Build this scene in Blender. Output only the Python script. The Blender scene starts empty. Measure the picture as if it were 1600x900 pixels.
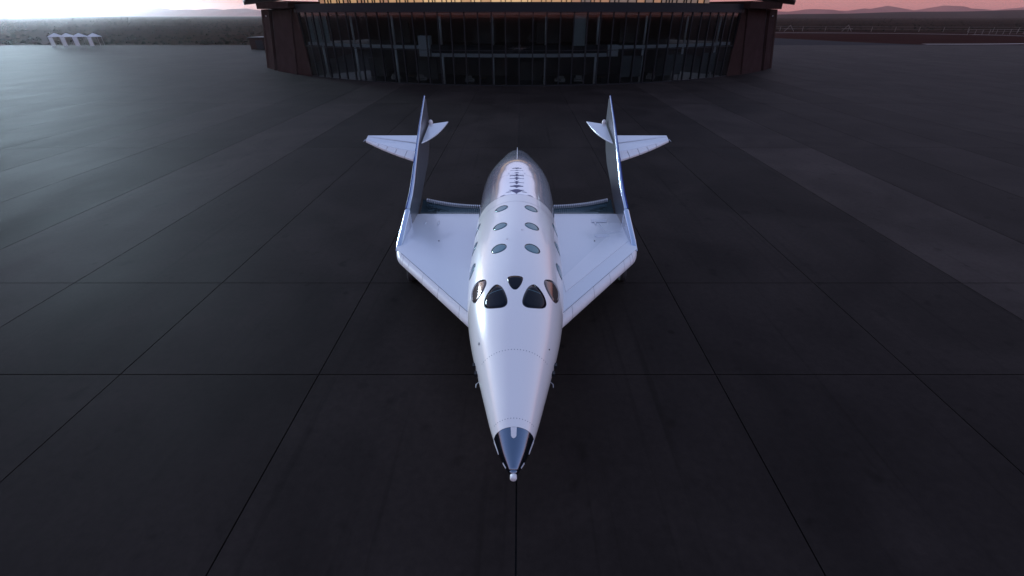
import bpy, bmesh, math, random
from mathutils import Vector, Matrix
R = math.radians
random.seed(7)
sc = bpy.context.scene
C = sc.collection

# ------------------------------------------------------------------ camera
CAM_H = 8.5
cam_d = bpy.data.cameras.new("camera")
cam = bpy.data.objects.new("camera", cam_d); C.objects.link(cam)
cam_d.sensor_width = 36.0
cam_d.lens = 700.0 / 1600.0 * 36.0
cam_d.clip_start = 0.1
cam_d.clip_end = 40000
cam.location = (.07, 0, CAM_H)
cam.rotation_euler = (R(90 - 31.3235), 0, 0)
cam_d.shift_x = -12.0 / 1600.0
sc.camera = cam

# ------------------------------------------------------------------ sky and sun
SUN_EL, SUN_AZ = 2.2, -47.0            # azimuth from +Y, negative = to the left of the view
w = bpy.data.worlds.new("World"); sc.world = w; w.use_nodes = True
nt = w.node_tree; nt.nodes.clear()
N = nt.nodes.new; L = nt.links.new
out = N("ShaderNodeOutputWorld"); bg = N("ShaderNodeBackground"); bg.inputs[1].default_value = 1.0
sky = N("ShaderNodeTexSky"); sky.sky_type = 'NISHITA'; sky.sun_disc = False
sky.sun_elevation = R(SUN_EL); sky.sun_rotation = R(SUN_AZ)
sky.air_density = 1.0; sky.dust_density = 2.5; sky.ozone_density = 3.0
SKY_K = 0.12
sk = N("ShaderNodeVectorMath"); sk.operation = 'SCALE'; sk.inputs[3].default_value = SKY_K
tn = N('ShaderNodeVectorMath'); tn.operation = 'MULTIPLY'; tn.inputs[1].default_value = (.50, .84, 1.65)
L(sky.outputs[0], tn.inputs[0]); L(tn.outputs[0], sk.inputs[0])
tc = N("ShaderNodeTexCoord"); sx = N("ShaderNodeSeparateXYZ"); L(tc.outputs["Generated"], sx.inputs[0])
rp = N("ShaderNodeValToRGB"); L(sx.outputs[2], rp.inputs[0])
cr = rp.color_ramp; cr.interpolation = 'B_SPLINE'
stops = [(0.0, (.60, .18, .155)), (0.03, (.62, .24, .23)), (0.10, (.78, .52, .52)), (0.24, (.66, .64, .77)),
         (0.5, (.40, .47, .66)), (1.0, (.18, .25, .42))]
while len(cr.elements) < len(stops): cr.elements.new(0.5)
for e, (p, c) in zip(cr.elements, stops): e.position = p; e.color = (*c, 1)
ad = N("ShaderNodeVectorMath"); ad.operation = 'ADD'
L(sk.outputs[0], ad.inputs[0]); L(rp.outputs[0], ad.inputs[1])
L(ad.outputs[0], bg.inputs[0]); L(bg.outputs[0], out.inputs[0])

sun_d = bpy.data.lights.new("sun", 'SUN'); sun = bpy.data.objects.new("sun", sun_d); C.objects.link(sun)
sun_d.energy = 3.6; sun_d.angle = R(10); sun_d.color = (.64, .85, 1.0)
sd = Vector((math.sin(R(SUN_AZ)) * math.cos(R(SUN_EL)), math.cos(R(SUN_AZ)) * math.cos(R(SUN_EL)), math.sin(R(SUN_EL))))
sun.rotation_euler = (-sd).to_track_quat('-Z', 'Y').to_euler()
sun.location = sd * 300

sc.view_settings.view_transform = 'Standard'; sc.view_settings.look = 'None'
sc.view_settings.exposure = 0.0; sc.view_settings.gamma = 1.0
sc.view_settings.use_curve_mapping = False
sc.render.engine = 'CYCLES'
sc.cycles.use_denoising = True
sc.cycles.max_bounces = 8
sc.cycles.sample_clamp_indirect = 6

# ------------------------------------------------------------------ helpers
def tag(o, label=None, cat=None, group=None, kind=None):
    if label: o["label"] = label
    if cat: o["category"] = cat
    if group: o["group"] = group
    if kind: o["kind"] = kind
    return o
def empty(name, loc=(0, 0, 0), parent=None):
    o = bpy.data.objects.new(name, None); C.objects.link(o); o.location = loc
    o.empty_display_size = .2
    if parent: o.parent = parent
    return o
def mesh(name, verts, faces, smooth=False):
    me = bpy.data.meshes.new(name); me.from_pydata([tuple(v) for v in verts], [], faces); me.update()
    if smooth:
        for p in me.polygons: p.use_smooth = True
    return me
def ob(name, me, mat=None, parent=None, loc=None, rz=0.0):
    o = bpy.data.objects.new(name, me); C.objects.link(o)
    if mat is not None and len(me.materials) == 0: me.materials.append(mat)
    if parent is not None: o.parent = parent
    if loc is not None: o.location = loc
    if rz: o.rotation_euler = (0, 0, rz)
    return o
class MB:
    def __init__(s): s.v = []; s.f = []
    def add(s, v, f):
        n = len(s.v); s.v += [tuple(p) for p in v]; s.f += [tuple(i + n for i in q) for q in f]; return s
    def box(s, x0, x1, y0, y1, z0, z1):
        v = [(x, y, z) for x in (x0, x1) for y in (y0, y1) for z in (z0, z1)]
        return s.add(v, [(0, 1, 3, 2), (4, 6, 7, 5), (0, 4, 5, 1), (2, 3, 7, 6), (0, 2, 6, 4), (1, 5, 7, 3)])
    def tube(s, pts, rad, n=8, cap=True):
        pts = [Vector(p) for p in pts]
        rs = rad if isinstance(rad, (list, tuple)) else [rad] * len(pts)
        vv = []
        for i, p in enumerate(pts):
            d = (pts[min(i + 1, len(pts) - 1)] - pts[max(i - 1, 0)]).normalized()
            a = d.orthogonal().normalized() if i == 0 else (a - d * a.dot(d)).normalized()
            b = d.cross(a)
            for k in range(n):
                t = 2 * math.pi * k / n
                vv.append(p + (a * math.cos(t) + b * math.sin(t)) * rs[i])
        ff = [(i * n + k, i * n + (k + 1) % n, (i + 1) * n + (k + 1) % n, (i + 1) * n + k) for i in range(len(pts) - 1) for k in range(n)]
        if cap: ff += [tuple(range(n))[::-1], tuple(range((len(pts) - 1) * n, len(pts) * n))]
        return s.add(vv, ff)
    def build(s, name, mat, parent=None, smooth=False, loc=None, rz=0.0):
        me = mesh(name, s.v, s.f, smooth)
        bm = bmesh.new(); bm.from_mesh(me); bmesh.ops.recalc_face_normals(bm, faces=bm.faces); bm.to_mesh(me); bm.free()
        return ob(name, me, mat, parent, loc, rz)
def smooth_by_angle(me, ang=35):
    for p in me.polygons: p.use_smooth = True
    bm = bmesh.new(); bm.from_mesh(me)
    for e in bm.edges:
        if len(e.link_faces) == 2 and e.calc_face_angle(0) > R(ang): e.smooth = False
    bm.to_mesh(me); bm.free()

def interp(x, xs, ys):
    if x <= xs[0]: return ys[0]
    for i in range(len(xs) - 1):
        if x <= xs[i + 1]:
            t = (x - xs[i]) / (xs[i + 1] - xs[i]); return ys[i] * (1 - t) + ys[i + 1] * t
    return ys[-1]
def hermite(x, xs, ys):
    n = len(xs); x = min(max(x, xs[0]), xs[-1])
    def m(i):
        if i == 0: return (ys[1] - ys[0]) / (xs[1] - xs[0])
        if i == n - 1: return (ys[-1] - ys[-2]) / (xs[-1] - xs[-2])
        h0, h1 = xs[i] - xs[i - 1], xs[i + 1] - xs[i]
        return ((ys[i] - ys[i - 1]) / h0 * h1 + (ys[i + 1] - ys[i]) / h1 * h0) / (h0 + h1)
    i = 0
    while i < n - 2 and x > xs[i + 1]: i += 1
    h = xs[i + 1] - xs[i]; t = (x - xs[i]) / h
    return (2*t**3 - 3*t**2 + 1)*ys[i] + (t**3 - 2*t**2 + t)*h*m(i) + (-2*t**3 + 3*t**2)*ys[i+1] + (t**3 - t**2)*h*m(i+1)

# ------------------------------------------------------------------ materials
def mat(name, col, rough=.5, metal=0.0, spec=.5, coat=0.0, coat_r=.05, emis=None, es=0.0, noise=None, bump=None, rvar=None):
    m = bpy.data.materials.new(name); m.use_nodes = True
    t = m.node_tree; b = t.nodes["Principled BSDF"]
    b.inputs["Base Color"].default_value = (*col, 1)
    b.inputs["Roughness"].default_value = rough; b.inputs["Metallic"].default_value = metal
    b.inputs["Specular IOR Level"].default_value = spec
    b.inputs["Coat Weight"].default_value = coat; b.inputs["Coat Roughness"].default_value = coat_r
    if emis: b.inputs["Emission Color"].default_value = (*emis, 1); b.inputs["Emission Strength"].default_value = es
    if noise or bump or rvar:
        g = t.nodes.new("ShaderNodeNewGeometry")
    if noise:                                   # (scale, amount) mottled colour
        n = t.nodes.new("ShaderNodeTexNoise"); n.inputs["Scale"].default_value = noise[0]; n.inputs["Detail"].default_value = 6
        t.links.new(g.outputs["Position"], n.inputs["Vector"])
        mr = t.nodes.new("ShaderNodeMapRange"); mr.inputs[1].default_value = .25; mr.inputs[2].default_value = .75
        mr.inputs[3].default_value = 1 - noise[1]; mr.inputs[4].default_value = 1 + noise[1]
        t.links.new(n.outputs[0], mr.inputs[0])
        v = t.nodes.new("ShaderNodeVectorMath"); v.operation = 'SCALE'; v.inputs[0].default_value = col
        t.links.new(mr.outputs[0], v.inputs[3]); t.links.new(v.outputs[0], b.inputs["Base Color"])
    if rvar:
        n = t.nodes.new("ShaderNodeTexNoise"); n.inputs["Scale"].default_value = rvar[0]; n.inputs["Detail"].default_value = 4
        t.links.new(g.outputs["Position"], n.inputs["Vector"])
        mr = t.nodes.new("ShaderNodeMapRange"); mr.inputs[1].default_value = .3; mr.inputs[2].default_value = .7
        mr.inputs[3].default_value = rough - rvar[1]; mr.inputs[4].default_value = rough + rvar[1]
        t.links.new(n.outputs[0], mr.inputs[0]); t.links.new(mr.outputs[0], b.inputs["Roughness"])
    if bump:
        n = t.nodes.new("ShaderNodeTexNoise"); n.inputs["Scale"].default_value = bump[0]; n.inputs["Detail"].default_value = 5
        t.links.new(g.outputs["Position"], n.inputs["Vector"])
        bp = t.nodes.new("ShaderNodeBump"); bp.inputs["Strength"].default_value = bump[1]; bp.inputs["Distance"].default_value = bump[2]
        t.links.new(n.outputs[0], bp.inputs["Height"]); t.links.new(bp.outputs[0], b.inputs["Normal"])
    return m

def slab_material():
    m = bpy.data.materials.new("dark_concrete"); m.use_nodes = True
    t = m.node_tree; b = t.nodes["Principled BSDF"]; n = t.nodes.new; l = t.links.new
    g = n("ShaderNodeNewGeometry"); oi = n("ShaderNodeObjectInfo")
    # broad mottling, brushed streaks along the lanes and small dark spots
    mp = n("ShaderNodeMapping"); mp.inputs["Scale"].default_value = (1, .25, 1); l(g.outputs["Position"], mp.inputs[0])
    n1 = n("ShaderNodeTexNoise"); n1.inputs["Scale"].default_value = .35; n1.inputs["Detail"].default_value = 8; n1.inputs["Roughness"].default_value = .62; l(mp.outputs[0], n1.inputs["Vector"])
    n2 = n("ShaderNodeTexNoise"); n2.inputs["Scale"].default_value = 5.0; n2.inputs["Detail"].default_value = 8; n2.inputs["Roughness"].default_value = .7; l(g.outputs["Position"], n2.inputs["Vector"])
    n3 = n("ShaderNodeTexNoise"); n3.inputs["Scale"].default_value = 1.1; n3.inputs["Detail"].default_value = 3; l(g.outputs["Position"], n3.inputs["Vector"])
    def rng(src, a, b_, c, d):
        q = n("ShaderNodeMapRange"); q.inputs[1].default_value = a; q.inputs[2].default_value = b_; q.inputs[3].default_value = c; q.inputs[4].default_value = d
        l(src, q.inputs[0]); return q.outputs[0]
    def mul(a, b_):
        q = n("ShaderNodeMath"); q.operation = 'MULTIPLY'; l(a, q.inputs[0]); l(b_, q.inputs[1]); return q.outputs[0]
    v = mul(rng(n1.outputs[0], .3, .7, .78, 1.22), rng(n2.outputs[0], .25, .75, .80, 1.20))
    v = mul(v, rng(n3.outputs[0], .26, .36, .66, 1.0))
    n4 = n("ShaderNodeTexNoise"); n4.inputs["Scale"].default_value = .16; n4.inputs["Detail"].default_value = 7; n4.inputs["Distortion"].default_value = 1.2; l(g.outputs["Position"], n4.inputs["Vector"])
    v = mul(v, rng(n4.outputs[0], .35, .65, .80, 1.25))
    mp2 = n("ShaderNodeMapping"); mp2.inputs["Scale"].default_value = (2.2, .045, 1); mp2.inputs["Rotation"].default_value = (0, 0, .06); l(g.outputs["Position"], mp2.inputs[0])
    n5 = n("ShaderNodeTexNoise"); n5.inputs["Scale"].default_value = 1.6; n5.inputs["Detail"].default_value = 3; l(mp2.outputs[0], n5.inputs["Vector"])
    v = mul(v, rng(n5.outputs[0], .60, .74, 1.0, .72))        # faint rubber streaks
    vo = n("ShaderNodeTexVoronoi"); vo.inputs["Scale"].default_value = .55; l(g.outputs["Position"], vo.inputs["Vector"])
    v = mul(v, rng(vo.outputs["Distance"], .03, .075, .6, 1.0))  # small drip stains
    sv = n("ShaderNodeVectorMath"); sv.operation = 'SCALE'; l(oi.outputs["Color"], sv.inputs[0]); l(v, sv.inputs[3])
    l(sv.outputs[0], b.inputs["Base Color"])
    l(rng(n1.outputs[0], .3, .7, .68, .76), b.inputs["Roughness"])
    b.inputs["Specular IOR Level"].default_value = .042
    bp = n("ShaderNodeBump"); bp.inputs["Strength"].default_value = .25; bp.inputs["Distance"].default_value = .01
    l(n2.outputs[0], bp.inputs["Height"]); l(bp.outputs[0], b.inputs["Normal"])
    return m

def glass_material(name, tint, gloss=.04):
    m = bpy.data.materials.new(name); m.use_nodes = True
    t = m.node_tree; t.nodes.clear(); n = t.nodes.new; l = t.links.new
    o = n("ShaderNodeOutputMaterial"); mx = n("ShaderNodeMixShader"); tr = n("ShaderNodeBsdfTransparent"); gl = n("ShaderNodeBsdfGlossy")
    fr = n("ShaderNodeFresnel"); ge = n("ShaderNodeNewGeometry"); io = n("ShaderNodeMapRange")   # same reflectance from either side of the sheet
    io.inputs[3].default_value = 1.5; io.inputs[4].default_value = 1 / 1.5; l(ge.outputs["Backfacing"], io.inputs[0]); l(io.outputs[0], fr.inputs[0])
    tr.inputs[0].default_value = (*tint, 1); gl.inputs["Roughness"].default_value = gloss; gl.inputs["Color"].default_value = (.9, .95, .97, 1)
    l(fr.outputs[0], mx.inputs[0]); l(tr.outputs[0], mx.inputs[1]); l(gl.outputs[0], mx.inputs[2]); l(mx.outputs[0], o.inputs[0])
    return m

M = {}
M['white'] = mat("pearl_white_skin", (.90, .87, .85), .25, .12, .45, coat=.5, coat_r=.05)
M['aft'] = mat("silvered_skin", (.84, .87, .92), .12, .55, .5, coat=.6, coat_r=.03)
M['wing'] = mat("wing_skin", (.67, .70, .75), .24, .30, .5, coat=.4, coat_r=.06)
M['edge'] = mat("edge_skin", (.77, .745, .75), .42, .0, .5, noise=(6, .03))
M['chrome'] = mat("polished_metal", (.17, .22, .30), .05, 1.0)
M['boom'] = mat("boom_mirror_skin", (.60, .67, .80), .12, .9)
M['cheek'] = mat('fin_reflection_grey', (.14, .142, .16), .3, .25)
M['blue'] = mat("deep_blue_paint", (.012, .035, .22), .35, .0, .2)
M['seam'] = mat("seam_shadow_gap", (.10, .11, .14), .6)
M['rivet'] = mat('fastener_grey', (.12, .13, .17), .5)
M['dark'] = mat("dark_fitting", (.012, .013, .016), .45)
M['flap'] = mat("dark_mirror_flap", (.05, .08, .09), .12, .9, bump=(3.5, .5, .03))
M['rib'] = mat("rib_metal", (.55, .6, .68), .3, .7)
M['cockpit'] = mat("cockpit_glass", (.002, .004, .010), .06, 0, .22)
M['cabin'] = mat("cabin_glass", (.14, .24, .27), .08, .55, .5)
M['sideglass'] = mat("side_glass", (.20, .155, .145), .06, .65, .5)  # brown of the reflected horizon put into the glass tint
M['frame'] = mat("window_frame_dark", (.02, .022, .03), .4)
M['emblem'] = mat("emblem_blue", (.012, .02, .13), .35)
M['tyre'] = mat("tyre_rubber", (.018, .018, .02), .7)
M['strut'] = mat("gear_metal", (.3, .31, .34), .35, .8)
M['slab'] = slab_material()
M['joint'] = mat("joint_filler", (.006, .006, .007), .8)
M['desert'] = mat("desert_scrub_ground", (.030, .018, .013), .95, 0, 0, noise=(.012, .5))
M['bush'] = mat("scrub_bush", (.016, .015, .011), .95, 0, 0)
M['earth'] = mat("red_earth", (.038, .016, .013), .95, 0, 0, noise=(.05, .15))
M['dark_ground'] = mat("dark_ground", (.010, .010, .013), .9, 0, .05, noise=(.2, .15))
M['path'] = mat("pale_path", (.30, .26, .24), .9)
M['hill'] = mat("hill_rock", (.34, .10, .08), .95, 0, 0, noise=(.002, .3))
M['mesa'] = mat("mesa_scrub", (.022, .016, .014), .95, 0, 0, noise=(.01, .4))
M['post'] = mat("weathered_post", (.16, .13, .12), .8)
M['rust'] = mat("weathered_steel", (.042, .026, .025), .9, 0, 0, noise=(.6, .22), bump=(2, .2, .02))
M['rustdark'] = mat("dark_weathered_steel", (.04, .024, .022), .9, 0, .0, noise=(.8, .2))
M['fascia'] = mat("dark_fascia", (.008, .012, .018), .5, 0, .25)
M['mull'] = mat("mullion_black", (.006, .009, .013), .5, 0, .25)
M['column'] = mat("pale_steel_column", (.66, .69, .72), .55)
M['ceil'] = mat("slab_edge_grey", (.50, .54, .58), .6)
M['inner'] = mat("interior_wall", (.10, .11, .12), .8, noise=(.5, .2))
M['floor'] = mat("interior_floor", (.06, .05, .05), .5)
M['blind'] = mat("pale_blind", (.32, .37, .38), .7)
M['roof'] = mat("roof_weathered", (.09, .055, .045), .7, .2, noise=(.3, .2))
M['glass'] = glass_material("facade_glass", (.62, .66, .66))
M['sofa'] = mat("lounge_fabric", (.30, .28, .27), .9)
M['wood'] = mat("table_wood", (.20, .12, .07), .6)
M['tent'] = mat("white_canvas", (.55, .55, .57), .7)
M['light'] = None

# ------------------------------------------------------------------ ground
LANE = 5.5
HAZE = 6e-5
desert = ob("desert", mesh("desert", [(-8500, -2500, -.12), (8500, -2500, -.12), (8500, 8500, -.12), (-8500, 8500, -.12)], [(0, 1, 2, 3)]), M['desert'])
tag(desert, kind="structure")
apron = ob("apron", mesh("apron", [(-171, -13, -.05), (171, -13, -.05), (171, 171, -.05), (-171, 171, -.05)], [(0, 1, 2, 3)]), M['joint'])
tag(apron, kind="structure")
bmS = MB().box(-.5, .5, -.5, .5, -1, 0)
unit = mesh("slab", bmS.v, bmS.f); unit.materials.append(M['slab'])
bm_ = bmesh.new(); bm_.from_mesh(unit); bmesh.ops.recalc_face_normals(bm_, faces=bm_.faces); bm_.to_mesh(unit); bm_.free()
GAP = .032
tone = {3: 1.55, -4: 1.5, 4: 1.1, -5: .95, 0: .95, -1: 1.0, 5: 1.22, 6: .92, 7: 1.2, -6: 1.2, -7: .93, 8: 1.1, 2: .9, -3: .92}
def slab(k, y0, y1):
    o = bpy.data.objects.new("slab", unit); C.objects.link(o); o.parent = apron
    o.location = ((k + .5) * LANE, (y0 + y1) / 2, 0); o.scale = (LANE - GAP, y1 - y0 - GAP, .045)
    c = .0175 * tone.get(k, 1.0) * random.uniform(.90, 1.10)
    o.color = (c * 1.30, c * .98, c * .88, 1)
near = [-12.5, 9.36, 14.33, 34.2, 54.1, 74, 104, 135, 170]
far = [-12.5, 44, 104, 170]
for k in range(-9, 9):
    for a, b in zip(near[:-1], near[1:]): slab(k, a, b)
for k in list(range(-31, -9)) + list(range(9, 31)):
    for a, b in zip(far[:-1], far[1:]): slab(k, a, b)

# ------------------------------------------------------------------ hills, mesa, scrub
def ridge(name, x0, x1, y, depth, hfun, m, n=160):
    v = []; rows = 5
    for j in range(rows):
        s = j / (rows - 1)
        for i in range(n + 1):
            x = x0 + (x1 - x0) * i / n
            h = hfun(x) * math.sin(math.pi / 2 * min(1, s * 2)) if s <= .5 else hfun(x) * (1 - (s - .5) * 1.2)
            wob = (1 + .25 * math.sin(x * .004 + j * 1.7)) if 0 < j else 1
            v.append((x, y + depth * s + 60 * math.sin(x * .003 + j), -2 + h * (wob if s < .5 else 1)))
    f = [(j * (n + 1) + i, j * (n + 1) + i + 1, (j + 1) * (n + 1) + i + 1, (j + 1) * (n + 1) + i) for j in range(rows - 1) for i in range(n)]
    o = ob(name, mesh(name, v, f, True), m); tag(o, kind="structure"); return o
def bumps(lst, base=0):
    def h(x):
        t = base
        for (c, wd, a) in lst: t = max(t, base + a * math.exp(-((x - c) / wd) ** 2) * (1 + .10 * math.sin(x * .011 + c) + .06 * math.sin(x * .031)))
        return t
    return h
HY = 5200.0; HK = 5.2 / 9
def hx(px): return (px - 812) / 820 * HY
hillL = [(hx(165), 550, 120), (hx(225), 420, 85), (hx(110), 500, 50), (hx(285), 360, 85), (hx(335), 260, 88), (hx(380), 380, 70), (hx(30), 900, 60), (hx(-150), 900, 90)]
hillR = [(hx(1250), 420, 55), (hx(1320), 380, 85), (hx(1380), 300, 70), (hx(1460), 430, 125), (hx(1545), 240, 150), (hx(1580), 420, 110), (hx(1700), 700, 120), (hx(1420), 260, 95)]
hh = bumps([(c, w_ * HK, a * HK) for c, w_, a in hillL + hillR], 32 * HK)
ridge("hills", -7500, 7500, HY, 1300, lambda x: hh(x), M['hill'], 420)
def mesah(x): return 3 + max(0, (x - 700) / 1600) * 26 + 1.5 * math.sin(x * .01)
ridge("mesa", 700, 5200, 2300, 900, mesah, M['mesa'], 120)
# scrub bushes: uncountable, one object
sb = MB()
for i in range(9000):
    d = 175 + 2300 * random.random() ** 1.8
    a = random.uniform(-1.05, 1.05)
    x, y = d * math.tan(a) if abs(a) < .95 else d * a, d
    if abs(x) < 172 and y < 176: continue
    if 50 < x < 300 and y < 330: continue
    s = random.uniform(.25, .8) * (1 + d / 900)
    hgt = s * random.uniform(.4, .8)
    n = 6; ph = random.random()
    v = [(x + s * math.cos(ph + 2 * math.pi * k / n) * random.uniform(.7, 1.2), y + s * math.sin(ph + 2 * math.pi * k / n) * random.uniform(.7, 1.2), -.15) for k in range(n)]
    v += [(x + .6 * s * math.cos(ph + .5 + 2 * math.pi * k / n) * random.uniform(.7, 1.2), y + .6 * s * math.sin(ph + .5 + 2 * math.pi * k / n), hgt * random.uniform(.6, .9)) for k in range(n)]
    v.append((x, y, hgt))
    f = [(k, (k + 1) % n, n + (k + 1) % n, n + k) for k in range(n)] + [(n + k, n + (k + 1) % n, 2 * n) for k in range(n)]
    sb.add(v, f)
tag(sb.build("scrub", M['bush']), kind="stuff")

# red earth and a dark wedge of ground beyond the apron on the right, curved pale path
earth = ob("red_earth_ground", mesh("red_earth_ground", [(60, 171.5, -.09), (260, 171.5, -.09), (330, 215, -.09), (330, 262, -.09), (262, 300, -.09), (150, 345, -.09), (60, 345, -.09)], [(0, 1, 2, 3, 4, 5, 6)]), M['earth'])
tag(earth, kind="structure")
wedge = ob("dark_ground_wedge", mesh("dark_ground_wedge", [(56, 171.6, -.085), (139, 171.6, -.085), (127, 190, -.085), (112, 230, -.085), (98, 300, -.085), (56, 300, -.085)], [(0, 1, 2, 3, 4, 5)]), M['dark_ground'])
tag(wedge, kind="structure")
pv = []
for i in range(33):
    t = i / 32; a = R(-95 + 190 * t)
    cx, cy = 150 + 98 * math.cos(a), 238 + 60 * math.sin(a)
    n_ = Vector((math.cos(a) * 60, math.sin(a) * 98)).normalized()
    pv += [(cx - n_.x * 1.6, cy - n_.y * 1.6, -.08), (cx + n_.x * 1.6, cy + n_.y * 1.6, -.08)]
tag(ob("footpath", mesh("footpath", pv, [(2 * i, 2 * i + 1, 2 * i + 3, 2 * i + 2) for i in range(32)]), M['path']), kind="structure")

# wire fence along the far side of the red earth
def fence(name, pts, h, label, post_r=.12, rails=2):
    root = empty(name, (pts[0][0], pts[0][1], 0))
    me = None
    for (x, y) in pts:
        if me is None:
            b = MB().tube([(0, 0, -.2), (0, 0, h)], post_r, 6); me = mesh("post", b.v, b.f); me.materials.append(M['post'])
        o = ob("post", me, None, root); o.location = (x - pts[0][0], y - pts[0][1], 0)
    for r_ in range(rails):
        z = h * (.95 - .45 * r_)
        b = MB().tube([(x - pts[0][0], y - pts[0][1], z) for x, y in pts], .05, 5)
        b.build("rail", M['post'], root)
    tag(root, label, "fence"); return root
fence("wire_fence", [(126 + 13 * i, 334 - 2.2 * i) for i in range(15)], 2.6, "long low post and rail fence behind the red earth ground")
fence("guard_rail", [(228 + 5 * i, 262 + 1.5 * i) for i in range(16)], 2.4, "pale guard rail beside the curved footpath at far right", .10, 3)
def aframe(x, y, label):
    root = empty("trestle_frame", (x, y, 0))
    for s in (-1, 1):
        MB().tube([(s * 3.0, 0, -.1), (0, 0, 3.4)], .13, 6).build("leg", M['post'], root)
    MB().tube([(-3.4, 0, 1.4), (3.4, 0, 1.4)], .10, 6).build("crossbar", M['post'], root)
    tag(root, label, "trestle", "trestles at the edge of the red earth")
aframe(166, 318, "pale A shaped trestle frame nearer the building by the red earth")
aframe(204, 322, "pale A shaped trestle frame farther from the building by the fence")
# small pale canopies far left
def canopy(x, y, wd, label):
    root = empty("canopy_tent", (x, y, 0))
    h = 3.2
    for sx in (-1, 1):
        for sy in (-1, 1):
            MB().tube([(sx * wd, sy * 2, -.1), (sx * wd, sy * 2, h - .6)], .07, 6).build("pole", M['post'], root)
    v = [(-wd - .2, -2.2, h - .6), (wd + .2, -2.2, h - .6), (wd + .2, 2.2, h - .6), (-wd - .2, 2.2, h - .6), (-wd * .2, 0, h + .4), (wd * .2, 0, h + .4)]
    ob("roof", mesh("roof", v, [(0, 1, 5, 4), (2, 3, 4, 5), (1, 2, 5), (3, 0, 4), (3, 2, 1, 0)]), M['tent'], root)
    for sx in (-.9, .9):
        MB().box(sx * wd * .5 - wd * .42, sx * wd * .5 + wd * .42, -2.12, -2.06, .1, h - .7).build("side_curtain", M['tent'], root)
    tag(root, label, "tent", "white canopy tents at the far left edge of the apron")
canopy(-150.0, 166, .75, "leftmost narrow white canopy tent at the apron's far left edge")
canopy(-146.2, 166, .8, "second narrow white canopy tent from the left at the apron edge")
canopy(-142.2, 166, .85, "third narrow white canopy tent from the left at the apron edge")
canopy(-137.6, 166, .7, "narrow white canopy tent nearest the building at the far left")

# ------------------------------------------------------------------ terminal building
RB, YB = 54.0, 122.6
T = empty("terminal_building", (0, YB, 0))
tag(T, "large curved dark glass terminal building with rust coloured end walls", "building")
# local frame: angle 0 faces the camera (-Y); a part built at (x, -R, z) is turned by the angle
def at_ang(o, deg): o.rotation_euler = (0, 0, R(deg)); return o
def arc(name, a0, a1, r0, r1, z0, z1, m, parent=T, seg=1.0):
    n = max(2, int(abs(a1 - a0) / seg)); v = []
    for i in range(n + 1):
        a = R(a0 + (a1 - a0) * i / n)
        for r_ in (r0, r1):
            for z in (z0, z1): v.append((r_ * math.sin(a), -r_ * math.cos(a), z))
    f = []
    for i in range(n):
        p, q = 4 * i, 4 * i + 4
        f += [(p, q, q + 1, p + 1), (p + 2, p + 3, q + 3, q + 2), (p + 1, q + 1, q + 3, p + 3), (p, p + 2, q + 2, q)]
    f += [(0, 1, 3, 2), (4 * n, 4 * n + 2, 4 * n + 3, 4 * n + 1)]
    b = MB().add(v, f)
    return b.build(name, m, parent)
GA = 38.75; STEP = 7.75 / 4
# floors and slabs
arc("ground_floor", -GA, GA, RB - .3, RB - 12, .0, .06, M['floor'])
arc("upper_floor_slab", -GA, GA, RB - .55, RB - 12, 4.55, 4.9, M['fascia'])
arc("slab_edge", -GA, -13.3, RB - .5, RB - .54, 4.50, 4.92, M['ceil'])
arc("slab_edge", 13.3, GA, RB - .5, RB - .54, 4.50, 4.92, M['ceil'])
arc("balcony_spandrel", -13.2, 13.2, RB - .45, RB - .6, 4.02, 5.05, M['fascia'])
arc("slab_edge", -13.2, 13.2, RB - .45, RB - .5, 3.56, 4.0, M['ceil'])
arc("ceiling", -GA, GA, RB - .4, RB - 12, 8.5, 8.7, M['fascia'])
arc("ceiling_edge", -GA, GA, RB - .3, RB - .34, 8.60, 8.86, M['ceil'])
arc("fascia", -GA - .8, GA + .8, RB + .25, RB - 1.2, 8.87, 9.98, M['fascia'])
arc("sill", -GA, GA, RB + .06, RB - .2, .0, .14, M['mull'])
arc("interior_wall", -GA, GA, RB - 12, RB - 12.3, .0, 8.6, M['inner'])
# columns behind the glass
bc = MB().tube([(0, -RB + .75, .06), (0, -RB + .75, 4.5)], .16, 10); mec1 = mesh("column", bc.v, bc.f, True); mec1.materials.append(M['column'])
bc = MB().tube([(0, -RB + .75, 4.95), (0, -RB + .75, 8.58)], .15, 10); mec2 = mesh("column", bc.v, bc.f, True); mec2.materials.append(M['column'])
for k in range(-5, 5):
    for me_ in (mec1, mec2): at_ang(ob("column", me_, None, T), (k + .5) * 7.75)
# mullions and panes
bmu = MB().box(-.07, .07, -RB - .12, -RB + .14, .1, 8.9); meM = mesh("mullion", bmu.v, bmu.f); meM.materials.append(M['mull'])
for k in range(41): at_ang(ob("mullion", meM, None, T), -GA + k * STEP)
hw = RB * math.sin(R(STEP / 2)) - .075
bp1 = MB().box(-hw, hw, -RB + .0, -RB + .03, .16, 4.36); meP1 = mesh("pane", bp1.v, bp1.f); meP1.materials.append(M['glass'])
bp2 = MB().box(-hw, hw, -RB + .0, -RB + .03, 4.42, 8.84); meP2 = mesh("pane", bp2.v, bp2.f); meP2.materials.append(M['glass'])
for k in range(40):
    for me_ in (meP1, meP2): at_ang(ob("pane", me_, None, T), -GA + (k + .5) * STEP)
arc("transom", -GA, GA, RB + .05, RB - .08, 4.36, 4.42, M['mull'])
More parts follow.
